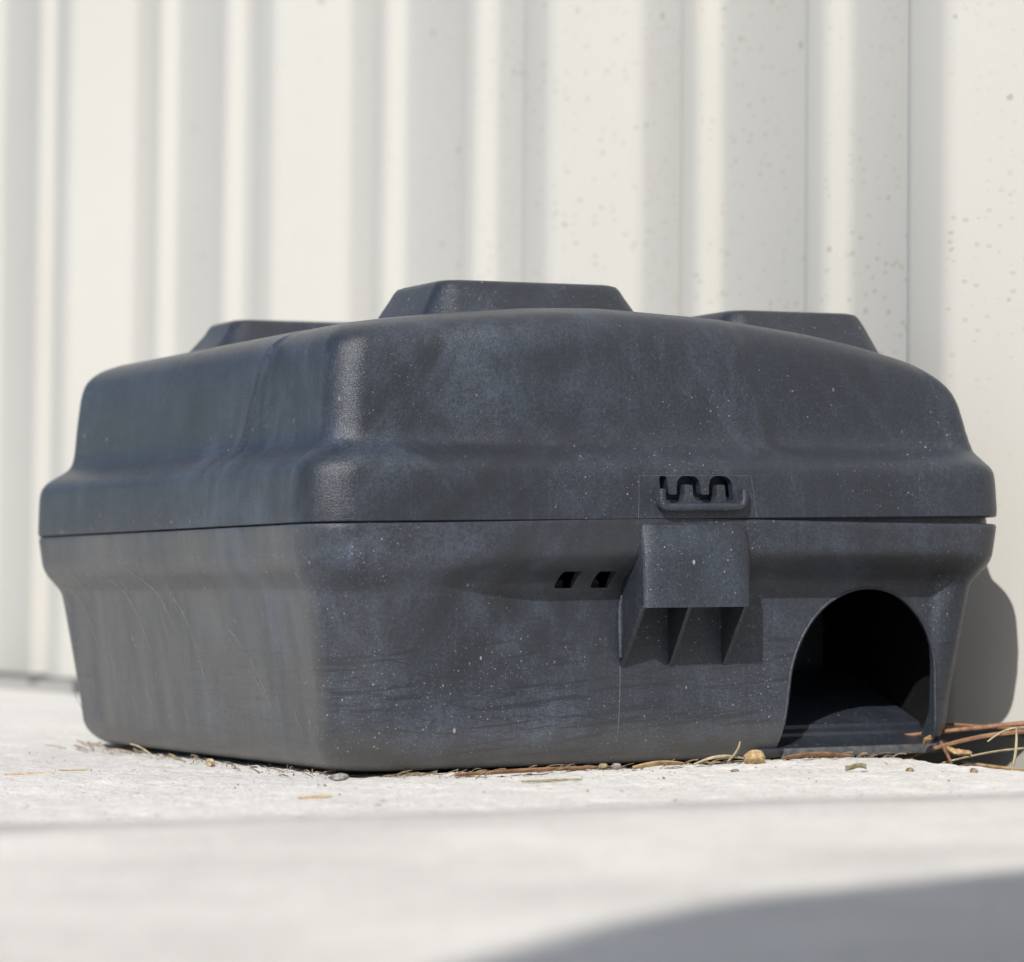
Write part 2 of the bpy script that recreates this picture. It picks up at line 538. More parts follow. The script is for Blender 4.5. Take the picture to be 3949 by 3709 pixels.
def ring(ins, r=RC):
    """points (u, v), outward normals and side id round the outline inset by ins"""
    u0, u1, v0, v1 = ins, LU - ins, ins, LV - ins
    P = []
    for t_ in fr(NS): P.append((u0 + r + (u1 - u0 - 2 * r) * t_, v0, 0, -1))                       # front
    for k in fr(NA):
        a = -math.pi / 2 + math.pi / 2 * k; P.append((u1 - r + r * math.cos(a), v0 + r + r * math.sin(a), math.cos(a), math.sin(a)))
    for t_ in fr(60): P.append((u1, v0 + r + (v1 - v0 - 2 * r) * t_, 1, 0))                         # right end
    for k in fr(NA):
        a = math.pi / 2 * k; P.append((u1 - r + r * math.cos(a), v1 - r + r * math.sin(a), math.cos(a), math.sin(a)))
    for t_ in fr(60): P.append((u1 - r - (u1 - u0 - 2 * r) * t_, v1, 0, 1))                         # back
    for k in fr(NA):
        a = math.pi / 2 + math.pi / 2 * k; P.append((u0 + r + r * math.cos(a), v1 - r + r * math.sin(a), math.cos(a), math.sin(a)))
    for t_ in fr(260): P.append((u0, v1 - r - (v1 - v0 - 2 * r) * t_, -1, 0))                       # left
    for k in fr(NA):
        a = math.pi + math.pi / 2 * k; P.append((u0 + r + r * math.cos(a), v0 + r + r * math.sin(a), math.cos(a), math.sin(a)))
    return np.array(P)

def loft(layers, zfun, xfun):
    """layers: (z, inset) from one centre over the rim to the other; closed solid"""
    rings = []
    for (z, ins) in layers:
        r = max(.004, min(RC, min(LU, LV) / 2 - ins - .001))
        P = ring(ins, r)
        ex = xfun(P, z, ins)
        u = P[:, 0] - P[:, 2] * ex; v = P[:, 1] - P[:, 3] * ex
        zz = zfun(u, v, z)
        rings.append(np.stack([u, v, zz], -1))
    n = len(rings[0])
    V = [tuple(p) for r_ in rings for p in r_]
    F = grid_faces(len(rings), n, True)
    c0 = tuple(rings[0].mean(0)); c1 = tuple(rings[-1].mean(0))
    a = len(V); V += [c0, c1]
    for j in range(n):
        F.append((a, (j + 1) % n, j))
        o = (len(rings) - 1) * n
        F.append((a + 1, o + j, o + (j + 1) % n))
    return V, F

def interp_layers(pts, per=4):
    """Catmull-Rom through (z, inset)"""
    out = []
    for i in range(len(pts) - 1):
        p0, p1, p2, p3 = (np.array(pts[max(i - 1, 0)]), np.array(pts[i]), np.array(pts[i + 1]), np.array(pts[min(i + 2, len(pts) - 1)]))
        for k in range(per):
            t_ = k / per
            out.append(tuple(.5 * ((2 * p1) + (-p0 + p2) * t_ + (2 * p0 - 5 * p1 + 4 * p2 - p3) * t_ ** 2 + (-p0 + 3 * p1 - 3 * p2 + p3) * t_ ** 3)))
    out.append(pts[-1])
    return out

def rounded_path(pts, r, n=6):
    pts = [Vector(p) for p in pts]
    out = [pts[0]]
    for i in range(1, len(pts) - 1):
        a, b, c_ = pts[i - 1], pts[i], pts[i + 1]
        d1 = (a - b).normalized(); d2 = (c_ - b).normalized()
        rr_ = min(r, (a - b).length * .49, (c_ - b).length * .49)
        q1, q2 = b + d1 * rr_, b + d2 * rr_
        for k in range(n + 1):
            t_ = k / n
            out.append(q1 * (1 - t_) ** 2 + b * 2 * t_ * (1 - t_) + q2 * t_ ** 2)
    out.append(pts[-1])
    return out

def box_bevel(v, f, w, seg=3, deg=40):
    me = fix_normals(mesh('tmp', v, f))
    bm = bmesh.new(); bm.from_mesh(me)
    es = [e for e in bm.edges if len(e.link_faces) == 2 and e.calc_face_angle(0) > math.radians(deg)]
    bmesh.ops.bevel(bm, geom=es, offset=w, segments=seg, profile=.6, affect='EDGES')
    bm.to_mesh(me); bm.free()
    return me

# --- base tray
def base_extra(P, z, ins):
    """the front wall is set further back under the ledge between the corners"""
    fro = np.clip(-P[:, 3] * 1.6 - .6, 0, 1)
    k = sstep(P[:, 0], .024, .088) * (1 - sstep(P[:, 0], .224, .2395))
    depth = .0072 * (1 - sstep(z, .0565, .0670)) * (.15 + .85 * sstep(z, .0, .055))
    return fro * k * depth
def rim_bow(u):
    return .0016 * np.exp(-((u - .118) / .062) ** 2) - .0002 * sstep(u, .17, .25)
def base_z(u, v, z):
    return z + .0008 + rim_bow(u) * sstep(z, .060, .0755)
outer = [(.0, .10), (.0, .06), (.0, .035), (.0, .0235)]
for k in range(1, 8):
    a = math.pi / 2 * k / 7
    outer.append((.011 - .011 * math.cos(a), .0235 - .011 * math.sin(a)))
outer += interp_layers([(.018, .0118), (.030, .0102), (.042, .0086), (.052, .0072), (.0555, .0064), (.0585, .0046), (.0615, .0026), (.0645, .0014), (.068, .0009), (.0745, .0002)], 4)
outer += [(.0752, .00035), (.0755, .0008)]
inner = [(.0755, .0024), (.0795, .0028), (.0812, .0032), (.0812, .0052), (.074, .0056), (.066, .0062), (.060, .0075), (.055, .0095), (.046, .0105), (.030, .0128), (.014, .0146), (.006, .0180), (.003, .0260), (.003, .045), (.003, .06), (.003, .10)]
BV, BF = loft(outer + inner, base_z, base_extra)

def cutter(parts):
    v, f = join(parts)
    o = bpy.data.objects.new('cutter', fix_normals(mesh('cutter', v, f)))
    COL.objects.link(o)
    return o

def cut(me_v, me_f, cutters, name):
    o = bpy.data.objects.new(name, fix_normals(mesh(name, me_v, me_f)))
    COL.objects.link(o)
    cs = []
    for c in cutters:
        md = o.modifiers.new('b', 'BOOLEAN')
        md.operation = 'DIFFERENCE'; md.solver = 'EXACT'; md.object = c
        cs.append(c)
    dg = bpy.context.evaluated_depsgraph_get()
    res = bpy.data.meshes.new_from_object(o.evaluated_get(dg))
    res.name = name
    bpy.data.objects.remove(o)
    for c in cs: bpy.data.objects.remove(c)
    return res

arch = [(.1667, .0036), (.1698, .0163), (.1719, .0294), (.1738, .0348), (.1764, .0400), (.1797, .0448), (.1838, .0491), (.1886, .0524), (.1936, .0545), (.1985, .0556), (.2035, .0555),
        (.2080, .0544), (.2122, .0523), (.2160, .0491), (.2192, .0452), (.2215, .0410), (.2230, .0360), (.2236, .0300), (.2238, .0234), (.2241, .0116), (.2245, .0036)]
arch = [(u + (.0018 + .0014 * min(1, z / .03)) * max(0, (u - .1985) / .026), z) for u, z in arch]
hole = prism(arch, -.03, .042, 'y')
slots = []
for sx in (.0862, .0988):
    poly = [(sx, .0566), (sx + .0004, .0608), (sx + .0010, .0614), (sx + .0068, .0614), (sx + .0064, .0570), (sx + .0058, .0563), (sx + .0006, .0563)]
    slots.append(prism(poly, -.02, .034, 'y'))
base_me = cut(BV, BF, [cutter([hole]), cutter([slots[0]]), cutter([slots[1]])], 'base')
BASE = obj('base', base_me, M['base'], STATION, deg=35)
tag(BASE, 'dusty lower tray with an arched rodent entrance')

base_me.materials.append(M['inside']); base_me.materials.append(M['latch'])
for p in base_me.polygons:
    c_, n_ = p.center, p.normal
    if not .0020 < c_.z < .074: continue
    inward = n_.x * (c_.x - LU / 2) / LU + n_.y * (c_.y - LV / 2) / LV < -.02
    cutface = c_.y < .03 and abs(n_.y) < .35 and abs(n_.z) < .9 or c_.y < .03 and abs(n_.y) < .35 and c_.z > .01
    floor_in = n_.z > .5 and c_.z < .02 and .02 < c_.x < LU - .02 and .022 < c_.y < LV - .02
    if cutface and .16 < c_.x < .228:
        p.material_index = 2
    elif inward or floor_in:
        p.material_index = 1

def base_ins(z, front_u=None):
    zs = [p[0] for p in outer]; ii = [p[1] for p in outer]
    d = float(np.interp(z - .0008, zs[3:], ii[3:]))
    if front_u is not None:
        P = np.array([[front_u, 0, 0, -1.0]])
        d += float(base_extra(P, z - .0008, d)[0])
    return d

rim_pts = []
for u, z in rounded_path(arch, .004, 3):
    rim_pts.append((u, base_ins(z, u) + .0003, z))
v_, f_ = tube(rim_pts, .0006, 8)
obj('arch_rim', fix_normals(mesh('arch_rim', v_, f_)), M['latch'], BASE, deg=70)
# entrance ramp: stepped plate rising behind the arch
rp = [(.0175, .0012), (.0150, .0034), (.0156, .0042), (.0300, .0071), (.0303, .0082), (.0340, .0094), (.0343, .0106), (.0440, .0140), (.0800, .0270), (.0800, .0012)]
RV, RF = prism(rp, .1600, .2330, 'x')
obj('entrance_ramp', fix_normals(mesh('entrance_ramp', RV, RF)), M['inner'], BASE, deg=20)
# flat front sill across the foot of the arch
v_, f_ = prism([(.1690, .0012), (.2262, .0012), (.2262, .0042), (.1690, .0042)], .0132, .0175, 'y')
obj('sill', box_bevel(v_, f_, .0006, 2), M['sill'], BASE, deg=35)
# inner partition behind the entrance, with ribs
parts = [prism([(.150, .0035), (.232, .0035), (.232, .070), (.150, .070)], .094, .096, 'y')]
for zz in (.026, .040, .052):
    parts.append(prism([(.150, zz), (.232, zz), (.232, zz + .0016), (.150, zz + .0016)], .0925, .0945, 'y'))
v_, f_ = join(parts)
obj('partition', fix_normals(mesh('partition', v_, f_)), M['inner'], BASE, deg=20)
# guard tongues seen through the two vent slots
for sx in (.0862, .0988):
    v_, f_ = prism([(sx - .001, .0535), (sx + .0060, .0535), (sx + .0060, .0580), (sx + .0052, .0590), (sx - .001, .0590)], .0190, .0240, 'y')
    obj('slot_tongue', fix_normals(mesh('slot_tongue', v_, f_)), M['inner'], BASE, deg=20)

# --- latch housing under the lid
def plate_front(z): return -.0019 * float(sstep(z, .0765, .0660)) - .0001
zs_ = [.0500, .0520, .056, .060, .0635, .0665, .0695, .0725, .0745, .0758]
V = []
us_ = [.1100, .1112] + [.1112 + (.1467 - .1112) * k / 8 for k in range(1, 8)] + [.1467, .1477]
for z in zs_:
    for i, u in enumerate(us_):
        e = .0010 if i in (0, len(us_) - 1) else 0
        V.append((u, plate_front(z) + e, z))
nb = len(V)
for z in zs_:
    for i, u in enumerate(us_):
        V.append((u, plate_front(z) + .0022, z))
nc_ = len(us_)
F = grid_faces(len(zs_), nc_) + [tuple(i + nb for i in q[::-1]) for q in grid_faces(len(zs_), nc_)]
loop = list(range(nc_)) + [i * nc_ + nc_ - 1 for i in range(1, len(zs_))] + [(len(zs_) - 1) * nc_ + j for j in range(nc_ - 2, -1, -1)] + [i * nc_ for i in range(len(zs_) - 2, 0, -1)]
for k in range(len(loop)):
    a, b = loop[k], loop[(k + 1) % len(loop)]
    F.append((a, a + nb, b + nb, b))
LATCH = obj('latch_housing', fix_normals(mesh('latch_housing', V, F)), M['lid'], STATION, deg=60)
fin = [(.0004, .0500), (-.0009, .0512), (-.0009, .0660), (.0010, .0740), (.0040, .0740), (.0160, .0600), (.0160, .0318), (.0142, .0318)]
for u0, u1 in ((.1098, .1114), (.1270, .1284), (.1464, .1480)):
    v_, f_ = prism([(y + (.0012 if .1110 < u0 < .146 else 0) * (y < .0006), z) for y, z in fin], u0, u1, 'x')
    obj('fin', box_bevel(v_, f_, .00025, 2), M['latch'], LATCH, deg=35)
v_, f_ = tube([(.1094, .0136, .0345), (.1094, .0137, .042), (.1095, .0138, .0500), (.1096, .0130, .0540)], [.0006, .0009, .0009, .0004], 8)
obj('bead', fix_normals(mesh('bead', v_, f_)), M['lid'], LATCH)

# --- lid
LZ0 = .0765
top_u = [-.02, 0, .03, .06, .0876, .11, .14, .156, .185, .205, .2215, .2335, .2412, .2455, .2478, .2492, .27]
top_z = [.1385, .1387, .1402, .1432, .1455, .1460, .1444, .1434, .1397, .1360, .1318, .1262, .1190, .1105, .1078, .1066, .1062]
# smooth the arch
uu = np.linspace(-.02, .27, 581)
zz_ = np.interp(uu, top_u, top_z)
ker = np.exp(-(np.arange(-24, 25) / 9.0) ** 2); ker /= ker.sum()
zz_s = np.convolve(np.pad(zz_, 24, 'edge'), ker, 'valid')
def top_at(u): return np.interp(u, uu, zz_s)
def lid_z(u, v, z):
    slope = .0008 * 0 + (.0019) * np.clip(u / .25, 0, 1)
    low = z + slope * (1 - sstep(z, .080, .10))
    q = np.clip((z - .1055) / (.146 - .1055), 0, 1)
    return np.where(z > .1055, .1055 + q * (top_at(u) - .1055), low)
def lid_extra(P, z, ins):
    w = float(sstep(z, .0955, .1025)); wl = w
    if ins > .060 or w <= 0 and wl <= 0: return np.zeros(len(P))
    fro = np.clip(-P[:, 3], 0, 1) * (P[:, 3] < -.9)
    lef = np.clip(-P[:, 2], 0, 1) * (P[:, 2] < -.9)
    kf = sstep(P[:, 0], .046, .070) * (1 - sstep(P[:, 0] + (z - .099) * .25, .1600, .1675))
    kl = sstep(P[:, 1] + (z - .10) * .4, .0840, .0868) * (1 - sstep(P[:, 1] + (z - .10) * .8, .1795, .1820))
    fade = 1 - float(sstep(ins, .014, .055))
    rig = sstep(P[:, 2], 0, 1)
    return -(rig * .0048 * w + fro * kf * .0019 * w + lef * kl * .0012 * wl) * fade
lay = [(LZ0, .0030), (LZ0, .0007), (LZ0 + .0004, .0001)]
lay += interp_layers([(.0790, .0), (.0870, .0003), (.0912, .0006), (.0938, .0013), (.0959, .0028), (.0977, .0051), (.0993, .0077), (.1010, .0099), (.1036, .0112), (.1080, .0119), (.117, .0125), (.124, .0131), (.131, .0138), (.1365, .0150), (.1402, .0172), (.1428, .0205), (.1446, .0252)], 4)
lay += [(.1452, .030), (.1457, .036), (.146, .044), (.146, .052), (.146, .064), (.146, .080), (.146, .10), (.146, .118)]
# inside skin, 2.5 mm in
lay_in = [(.1435, .118), (.1435, .08), (.1435, .05), (.1425, .036), (.140, .0265), (.135, .0202), (.128, .0170), (.118, .0154), (.110, .0147), (.1040, .0142), (.0998, .0130), (.0972, .0096), (.0948, .0058), (.0920, .0038), (.086, .0031), (LZ0 + .003, .0030)]
LVs, LFs = [], []
rings = []
def lid_ring(z, ins):
    r = max(.004, min(RC - .50 * min(ins, .012), min(LU, LV) / 2 - ins - .001))
    P = ring(ins, r)
    ex = lid_extra(P, z, ins)
    u = P[:, 0] - P[:, 2] * ex; v = P[:, 1] - P[:, 3] * ex
    return np.stack([u, v, lid_z(u, v, z)], -1)
rings = [lid_ring(z, i) for z, i in lay]
nlay = len(rings)
rin = []
for z, i in lay_in:
    r_ = lid_ring(z, i)
    if z > .1055: r_[:, 2] = np.minimum(r_[:, 2], top_at(r_[:, 0]) - .003)
    rin.append(r_)
allr = rings + rin
n = len(allr[0])
V = [tuple(p) for r_ in allr for p in r_]
F = grid_faces(len(allr), n, True)
# close: last inside ring back to the first (bottom edge), and the two centres
a0 = (len(allr) - 1) * n
F += [(a0 + j, a0 + (j + 1) % n, (j + 1) % n, j) for j in range(n)]
# cap discs at the top centre: split the loft between outside top and inside top
F = [q for q in F if not (nlay - 1) * n <= q[0] < nlay * n or q[0] >= a0 and q[1] >= a0 - 1 and q[2] < n]
c = len(V)
V.append(tuple(allr[nlay - 1].mean(0))); V.append(tuple(allr[nlay].mean(0)))
o1, o2 = (nlay - 1) * n, nlay * n
for j in range(n):
    F.append((c, o1 + j, o1 + (j + 1) % n))
    F.append((c + 1, o2 + (j + 1) % n, o2 + j))
lidV, lidF = V, F

# serpentine key slot
def ribbon(pts, w):
    L, R_ = [], []
    for i, p in enumerate(pts):
        t_ = (pts[min(i + 1, len(pts) - 1)] - pts[max(i - 1, 0)]).normalized()
        nn = Vector((-t_.y, t_.x))
        L.append(p + nn * w); R_.append(p - nn * w)
    # round ends
    def cap(p, t_, w):
        out = []
        for k in range(1, 6):
            a = math.pi / 2 - math.pi * k / 6
            nn = Vector((-t_.y, t_.x))
            out.append(p + nn * (w * math.sin(a)) + t_ * (w * math.cos(a)))
        return out
    te = (pts[-1] - pts[-2]).normalized(); tsn = (pts[0] - pts[1]).normalized()
    return [tuple(q) for q in L + cap(pts[-1], te, w) + R_[::-1] + cap(pts[0], tsn, w)]
serp = [(.1179, .0898), (.1184, .0838), (.1240, .0838), (.1240, .0897), (.1296, .0897), (.1299, .0838), (.1355, .0838), (.1355, .0897), (.1411, .0897), (.1416, .0838)]
path = rounded_path(serp, .0021)
poly = ribbon(path, .00140)
lid_me = cut(lidV, lidF, [cutter([prism(poly, -.02, .006, 'y')])], 'lid')
LID = obj('lid', lid_me, M['lid'], STATION, deg=35)
tag(LID, 'bowed lid with a stepped shoulder and chalky weather marks')
# dark latch plate behind the slot
v_, f_ = prism([(.108, .079), (.152, .079), (.152, .093), (.108, .093)], .0065, .0075, 'y')
obj('lock_plate', fix_normals(mesh('lock_plate', v_, f_)), M['inner'], LID, deg=20)
# U-shaped guard rib round the slot
gp = rounded_path([(.1160, .0868), (.1160, .0811), (.1456, .0813), (.1456, .0868)], .0032, 7)
V = []
sec = [(-.0013, .0015), (-.0013, -.0022), (-.0010, -.0030), (-.0004, -.0034), (.0004, -.0034), (.0010, -.0030), (.0013, -.0022), (.0013, .0015)]
for i, p in enumerate(gp):
    t_ = (gp[min(i + 1, len(gp) - 1)] - gp[max(i - 1, 0)]).normalized()
    nn = Vector((-t_.y, t_.x))
    fade = 1.0
    for a, b in sec:
        q = p + nn * a
        V.append((q.x, b * fade, q.y))
F = grid_faces(len(gp), len(sec), True)
F.append(tuple(range(len(sec)))); F.append(tuple((len(gp) - 1) * len(sec) + k for k in range(len(sec))))
obj('guard_rib', fix_normals(mesh('guard_rib', V, F)), M['lid'], LID, deg=50)
# faint insert outline round the lock
ln = [(.1089, .0778), (.1095, .0910), (.1495, .0913), (.1511, .0782)]
for a, b in zip(ln[:-1], ln[1:]):
    pts = []
    for k in range(9):
        t_ = k / 8
        u, z = a[0] + (b[0] - a[0]) * t_, a[1] + (b[1] - a[1]) * t_
        ii = float(np.interp(z, [p[0] for p in lay[3:]], [p[1] for p in lay[3:]]))
        pts.append((u, ii + .00002, z))
    v_, f_ = tube(pts, .00013, 5)
    obj('mould_line', fix_normals(mesh('mould_line', v_, f_)), M['line'], LID)
# mould line on the base under the latch
pts = []
for k in range(14):
    t_ = k / 13
    z = .0318 + (.0030 - .0318) * t_
    u = .1098 - .0012 * t_ - .0016 * t_ ** 3
    pts.append((u, base_ins(z, u) + .00003, z))
v_, f_ = tube(pts, .00016, 5)
obj('mould_line', fix_normals(mesh('mould_line', v_, f_)), M['line'], BASE)

# raised pads on the lid top
def pad(u0, u1, v0, v1, zt, drop, flank):
    """rounded frustum; top rectangle given, flanks fall outwards"""
    L = []
    n_a = 8
    def rr(u0, u1, v0, v1, r):
        P = []
        for cxx, cyy, a0 in ((u1 - r, v0 + r, -90), (u1 - r, v1 - r, 0), (u0 + r, v1 - r, 90), (u0 + r, v0 + r, 180)):
            for k in range(n_a + 1):
                a = math.radians(a0 + 90 * k / n_a)
                P.append((cxx + r * math.cos(a), cyy + r * math.sin(a)))
        return P
    lv = [(flank, -drop), (flank * .55, -drop * .55), (.0024, -.0042), (.0012, -.0020), (.0002, -.0008), (-.0014, -.0002), (-.004, 0)]
    V = []
    for e, dz in lv:
        for x, y in rr(u0 - e, u1 + e, v0 - e, v1 + e, .006 + max(e, 0) * .6):
            V.append((x, y, zt + dz))
    npt = 4 * (n_a + 1)
    F = grid_faces(len(lv), npt, True)
    c_ = len(V); V.append(((u0 + u1) / 2, (v0 + v1) / 2, zt))
    o_ = (len(lv) - 1) * npt
    for j in range(npt): F.append((c_, o_ + j, o_ + (j + 1) % npt))
    return fix_normals(mesh('raised_pad', V, F))
for args, lab in (((.0695, .1340, .0570, .0980, .1560, .016, .0095), 'middle raised pad on the lid top'),
                  ((.0640, .1270, .2250, .2560, .1557, .019, .014), 'raised pad near the far end of the lid'),
                  ((.1760, .2265, .0570, .0980, .1492, .030, .0150), 'raised pad over the falling end of the lid')):
    tag(obj('raised_pad', pad(*args), M['lid'], LID, deg=70), lab)

# pale diagonal scuffs on the side of the base: a few long ones, many short broken ones
marks = [(.262, .062, .222, .034, .006, .00020), (.212, .067, .168, .036, .005, .00024), (.187, .068, .135, .036, .006, .00022), (.150, .060, .118, .022, .006, .00018), (.106, .050, .056, .008, .006, .00016)]
rs = random.Random(77)
for k in range(26):
    va = rs.uniform(.045, .262); za = rs.uniform(.016, .071); l_ = rs.uniform(.004, .014)
    marks.append((va, za, va - l_ * rs.uniform(.5, .9), max(.012, za - l_ * rs.uniform(.5, 1.1)), rs.uniform(-.0006, .0012), rs.uniform(.00009, .00019)))
for (va, za, vb, zb, bow, rw) in marks:
    pts = []
    for k in range(18):
        t_ = k / 17
        v = va + (vb - va) * t_ - bow * math.sin(math.pi * t_) * .8
        z = za + (zb - za) * t_ + bow * math.sin(math.pi * t_) * .9
        pts.append((base_ins(z) + .00005, v, z))
    rad = [rw * math.sin(math.pi * min(max(k / 17, .04), .96)) ** .5 * rs.uniform(.55, 1.1) for k in range(18)]
    v_, f_ = tube(pts, rad, 5)
    obj('scratch', fix_normals(mesh('scratch', v_, f_)), M['scratch'], BASE)

# ------------------------------------------------------------------ litter
def ground_z(u, v):
    return float(far_z(np.array(u), np.array(v)))
def strip(name, pts, r, mat, label, cat, group=None, flat=1.0, taper=True):
    n_ = len(pts)
    rad = [r * (.35 + .65 * math.sin(math.pi * min(.9, .15 + .75 * k / (n_ - 1)))) if taper else r for k in range(n_)]
    v_, f_ = tube(pts, rad, 6, flat)
    o = obj(name, fix_normals(mesh(name, v_, f_)), M[mat], deg=60)
    return tag(o, label, cat, group)
def curve(a, b, sag=(0, 0, 0), n_=12):
    a, b, s = Vector(a), Vector(b), Vector(sag)
    return [a.lerp(b, k / (n_ - 1)) + s * math.sin(math.pi * k / (n_ - 1)) for k in range(n_)]
def lump(name, loc, size, mat, label, cat, seed, group=None, rot=0.0, rough=.25):
    bm = bmesh.new()
    bmesh.ops.create_icosphere(bm, subdivisions=3, radius=1)
    r = random.Random(seed)
    ph = [(r.uniform(1, 4), r.uniform(1, 4), r.uniform(1, 4), r.uniform(0, 6)) for _ in range(6)]
    for v in bm.verts:
        d = sum(math.sin(p[0] * v.co.x * 1.7 + p[1] * v.co.y * 1.7 + p[2] * v.co.z * 1.7 + p[3]) for p in ph) / 6
        v.co *= 1 + rough * d + r.uniform(-.03, .03)
        v.co.x *= size[0]; v.co.y *= size[1]; v.co.z *= size[2]
    me = bpy.data.meshes.new(name); bm.to_mesh(me); bm.free()
    o = obj(name, me, M[mat], deg=60)
    o.location = loc; o.rotation_euler = (0, 0, rot)
    return tag(o, label, cat, group)
def leaf(name, loc, ln_, wd, curl, mat, label, seed, rot=(0, 0, 0)):
    r = random.Random(seed)
    nx, ny = 14, 7
    V = []
    for th in (0, 1):
        for i in range(nx):
            t_ = i / (nx - 1)
            w = wd * math.sin(math.pi * (.08 + .84 * t_)) ** .7 * (1 + r.uniform(-.15, .15))
            for j in range(ny):
                s = (j / (ny - 1) - .5)
                x = ln_ * (t_ - .5)
                y = w * s
                z = curl * (4 * s * s * wd) + math.sin(t_ * 5 + seed) * ln_ * .07 + r.uniform(-1, 1) * ln_ * .012 + th * .00025
                V.append((x, y, z))
    a = grid_faces(nx, ny)
    F = [q[::-1] for q in a] + [tuple(k + nx * ny for k in q) for q in a]
    loop = [i * ny for i in range(nx)] + [(nx - 1) * ny + j for j in range(1, ny)] + [i * ny + ny - 1 for i in range(nx - 2, -1, -1)] + [j for j in range(ny - 2, 0, -1)]
    for k in range(len(loop)):
        p, q = loop[k], loop[(k + 1) % len(loop)]
        F.append((p, q, q + nx * ny, p + nx * ny))
    o = obj(name, fix_normals(mesh(name, V, F)), M[mat], deg=50)
    o.location = loc; o.rotation_euler = rot
    return tag(o, label, 'leaf')

# right-hand gap: fallen pine needles and stems over dark soil
G = 'pine needles in the gap by the wall'
strip('pine_needle', curve((.222, .030, .006), (.335, -.06, .013), (0, 0, .003)), .0010, 'needle', 'thick orange-brown pine needle slanting up along the wall foot', 'pine needle', G)
strip('pine_needle', curve((.228, .085, .012), (.262, -.045, .0085), (0, 0, -.001)), .0006, 'needle', 'brown pine needle lying just under the bottom of the wall sheet', 'pine needle', G)
strip('pine_needle', curve((.215, .022, -.002), (.262, -.02, .008), (0, 0, .004)), .0008, 'needle', 'dark brown pine needle crossing the shaded gap beside the station', 'pine needle', G)
strip('pine_needle', curve((.2150, -.012, -.001), (.245, .045, .005), (0, 0, .002)), .0007, 'needle', 'thin pine needle rising steeply over the slab edge', 'pine needle', G)
strip('pine_needle', curve((.226, .01, -.002), (.250, -.035, .004), (0, 0, .002)), .0004, 'straw', 'pale thin needle low in the gap', 'pine needle', G)
strip('twig', curve((.2190, -.040, -.002), (.2205, -.0405, .0115), (.0006, 0, 0)), .0005, 'straw', 'short upright straw-coloured twig at the slab edge', 'twig')
strip('twig', curve((.2205, -.0405, .0115), (.2140, -.034, .0070), (0, 0, .0008)), .0004, 'straw', 'broken pale twig tip bent down over the gap', 'twig')
lump('dry_bud', (.2230, -.0490, .0030), (.0046, .0034, .0034), 'husk', 'pale dry bud lying at the slab edge by the wall', 'bud', 31, rough=.5)
strip('twig', curve((.226, -.052, .0022), (.250, -.090, .0022), (0, 0, .0008)), .0016, 'leaf', 'yellowish dry twig at the right edge by the wall', 'twig', taper=False)
lump('pebble', (.216, -.0575, -.0005), (.0036, .003, .0022), 'stone', 'small grey stone on the slab edge at the far right', 'pebble', 5)
leaf('dry_leaf', (.2235, -.0030, .0014), .0085, .0028, .5, 'leaf', 'curled tan leaf scrap at the right foot of the entrance', 3, (.5, .30, -.75))
leaf('dry_leaf', (.2200, .0095, .0048), .0042, .0020, .8, 'leaf', 'small brown leaf scrap resting on the entrance sill', 9, (.3, -.2, .3))
# under the front of the station
def gz(u, v, h=0.0): return (u, v, ground_z(u, v) + h)
strip('bark_strip', curve(gz(.048, .0055, .0011), gz(.102, .0030, .0012), (0, -.001, .0004)), .0011, 'needle', 'long red-brown bark strip tucked under the front edge', 'bark', flat=.6)
strip('bark_strip', curve(gz(.107, .002, .0012), gz(.124, .001, .0014), (0, -.001, .0008)), .0015, 'leaf', 'tan bark chip under the front edge below the latch', 'bark', flat=.5)
strip('bark_strip', curve(gz(.157, -.005, .0010), gz(.180, -.008, .0010), (0, .001, .0008)), .0014, 'needle', 'reddish bark strip lying before the entrance', 'bark', flat=.5)
strip('grass_stem', curve(gz(.128, .001, .0010), gz(.146, .0005, .0016), (0, 0, .0016)), .0005, 'straw', 'thin pale grass stem beside the husk', 'grass')
strip('grass_stem', curve(gz(.139, -.001, .0008), gz(.1445, .0005, .0070), (.001, 0, 0)), .0005, 'green', 'short greenish grass stem standing up beside the husk', 'grass')
lump('nut_husk', gz(.1475, -.0035, .0019), (.0034, .0028, .0021), 'husk', 'rounded tan nut husk in front of the station', 'husk', 12, rough=.55)
lump('pebble', gz(.1010, .0015, .0012), (.0015, .0013, .0010), 'stone', 'grey pebble under the front edge left of the latch', 'pebble', 14, rough=.4)
lump('seed', gz(.0965, .0015, .0012), (.0014, .0011, .0008), 'green', 'olive seed pod next to the grey pebble', 'seed', 15, rough=.3)
lump('pebble', gz(.013, .0125, .0010), (.0030, .0022, .0012), 'stone', 'flat grey pebble at the near corner of the station', 'pebble', 16)
# left side
strip('straw_tuft', curve(gz(.0085, .2290, .0008), gz(.0050, .2230, .0040), (0, 0, .001)), .0003, 'straw', 'upright straw of the tuft at the far left corner', 'straw', 'straws under the left side')
strip('straw_tuft', curve(gz(.0100, .2140, .0010), gz(.0060, .2310, .0020), (0, 0, .0014)), .0003, 'straw', 'arched straw of the tuft at the far left corner', 'straw', 'straws under the left side')
strip('straw_tuft', curve(gz(.0060, .2400, .0010), gz(.0050, .2200, .0010), (-.001, 0, .0005)), .0003, 'needle', 'flat reddish straw lying below the far left tuft', 'straw', 'straws under the left side')
strip('straw_tuft', curve(gz(.0110, .1720, .0010), gz(.0060, .1800, .0040), (0, 0, .0006)), .0003, 'straw', 'straw sticking up from under the left side', 'straw', 'straws under the left side')
strip('straw_tuft', curve(gz(.0070, .2050, .0010), gz(.0070, .1800, .0010), (-.001, 0, .0008)), .0003, 'straw', 'straw lying along the left side of the station', 'straw', 'straws under the left side')
lump('seed', gz(.0095, .1120, .0012), (.0014, .0026, .0013), 'straw', 'yellow seed husk under the middle of the left side', 'seed', 22, rough=.4)
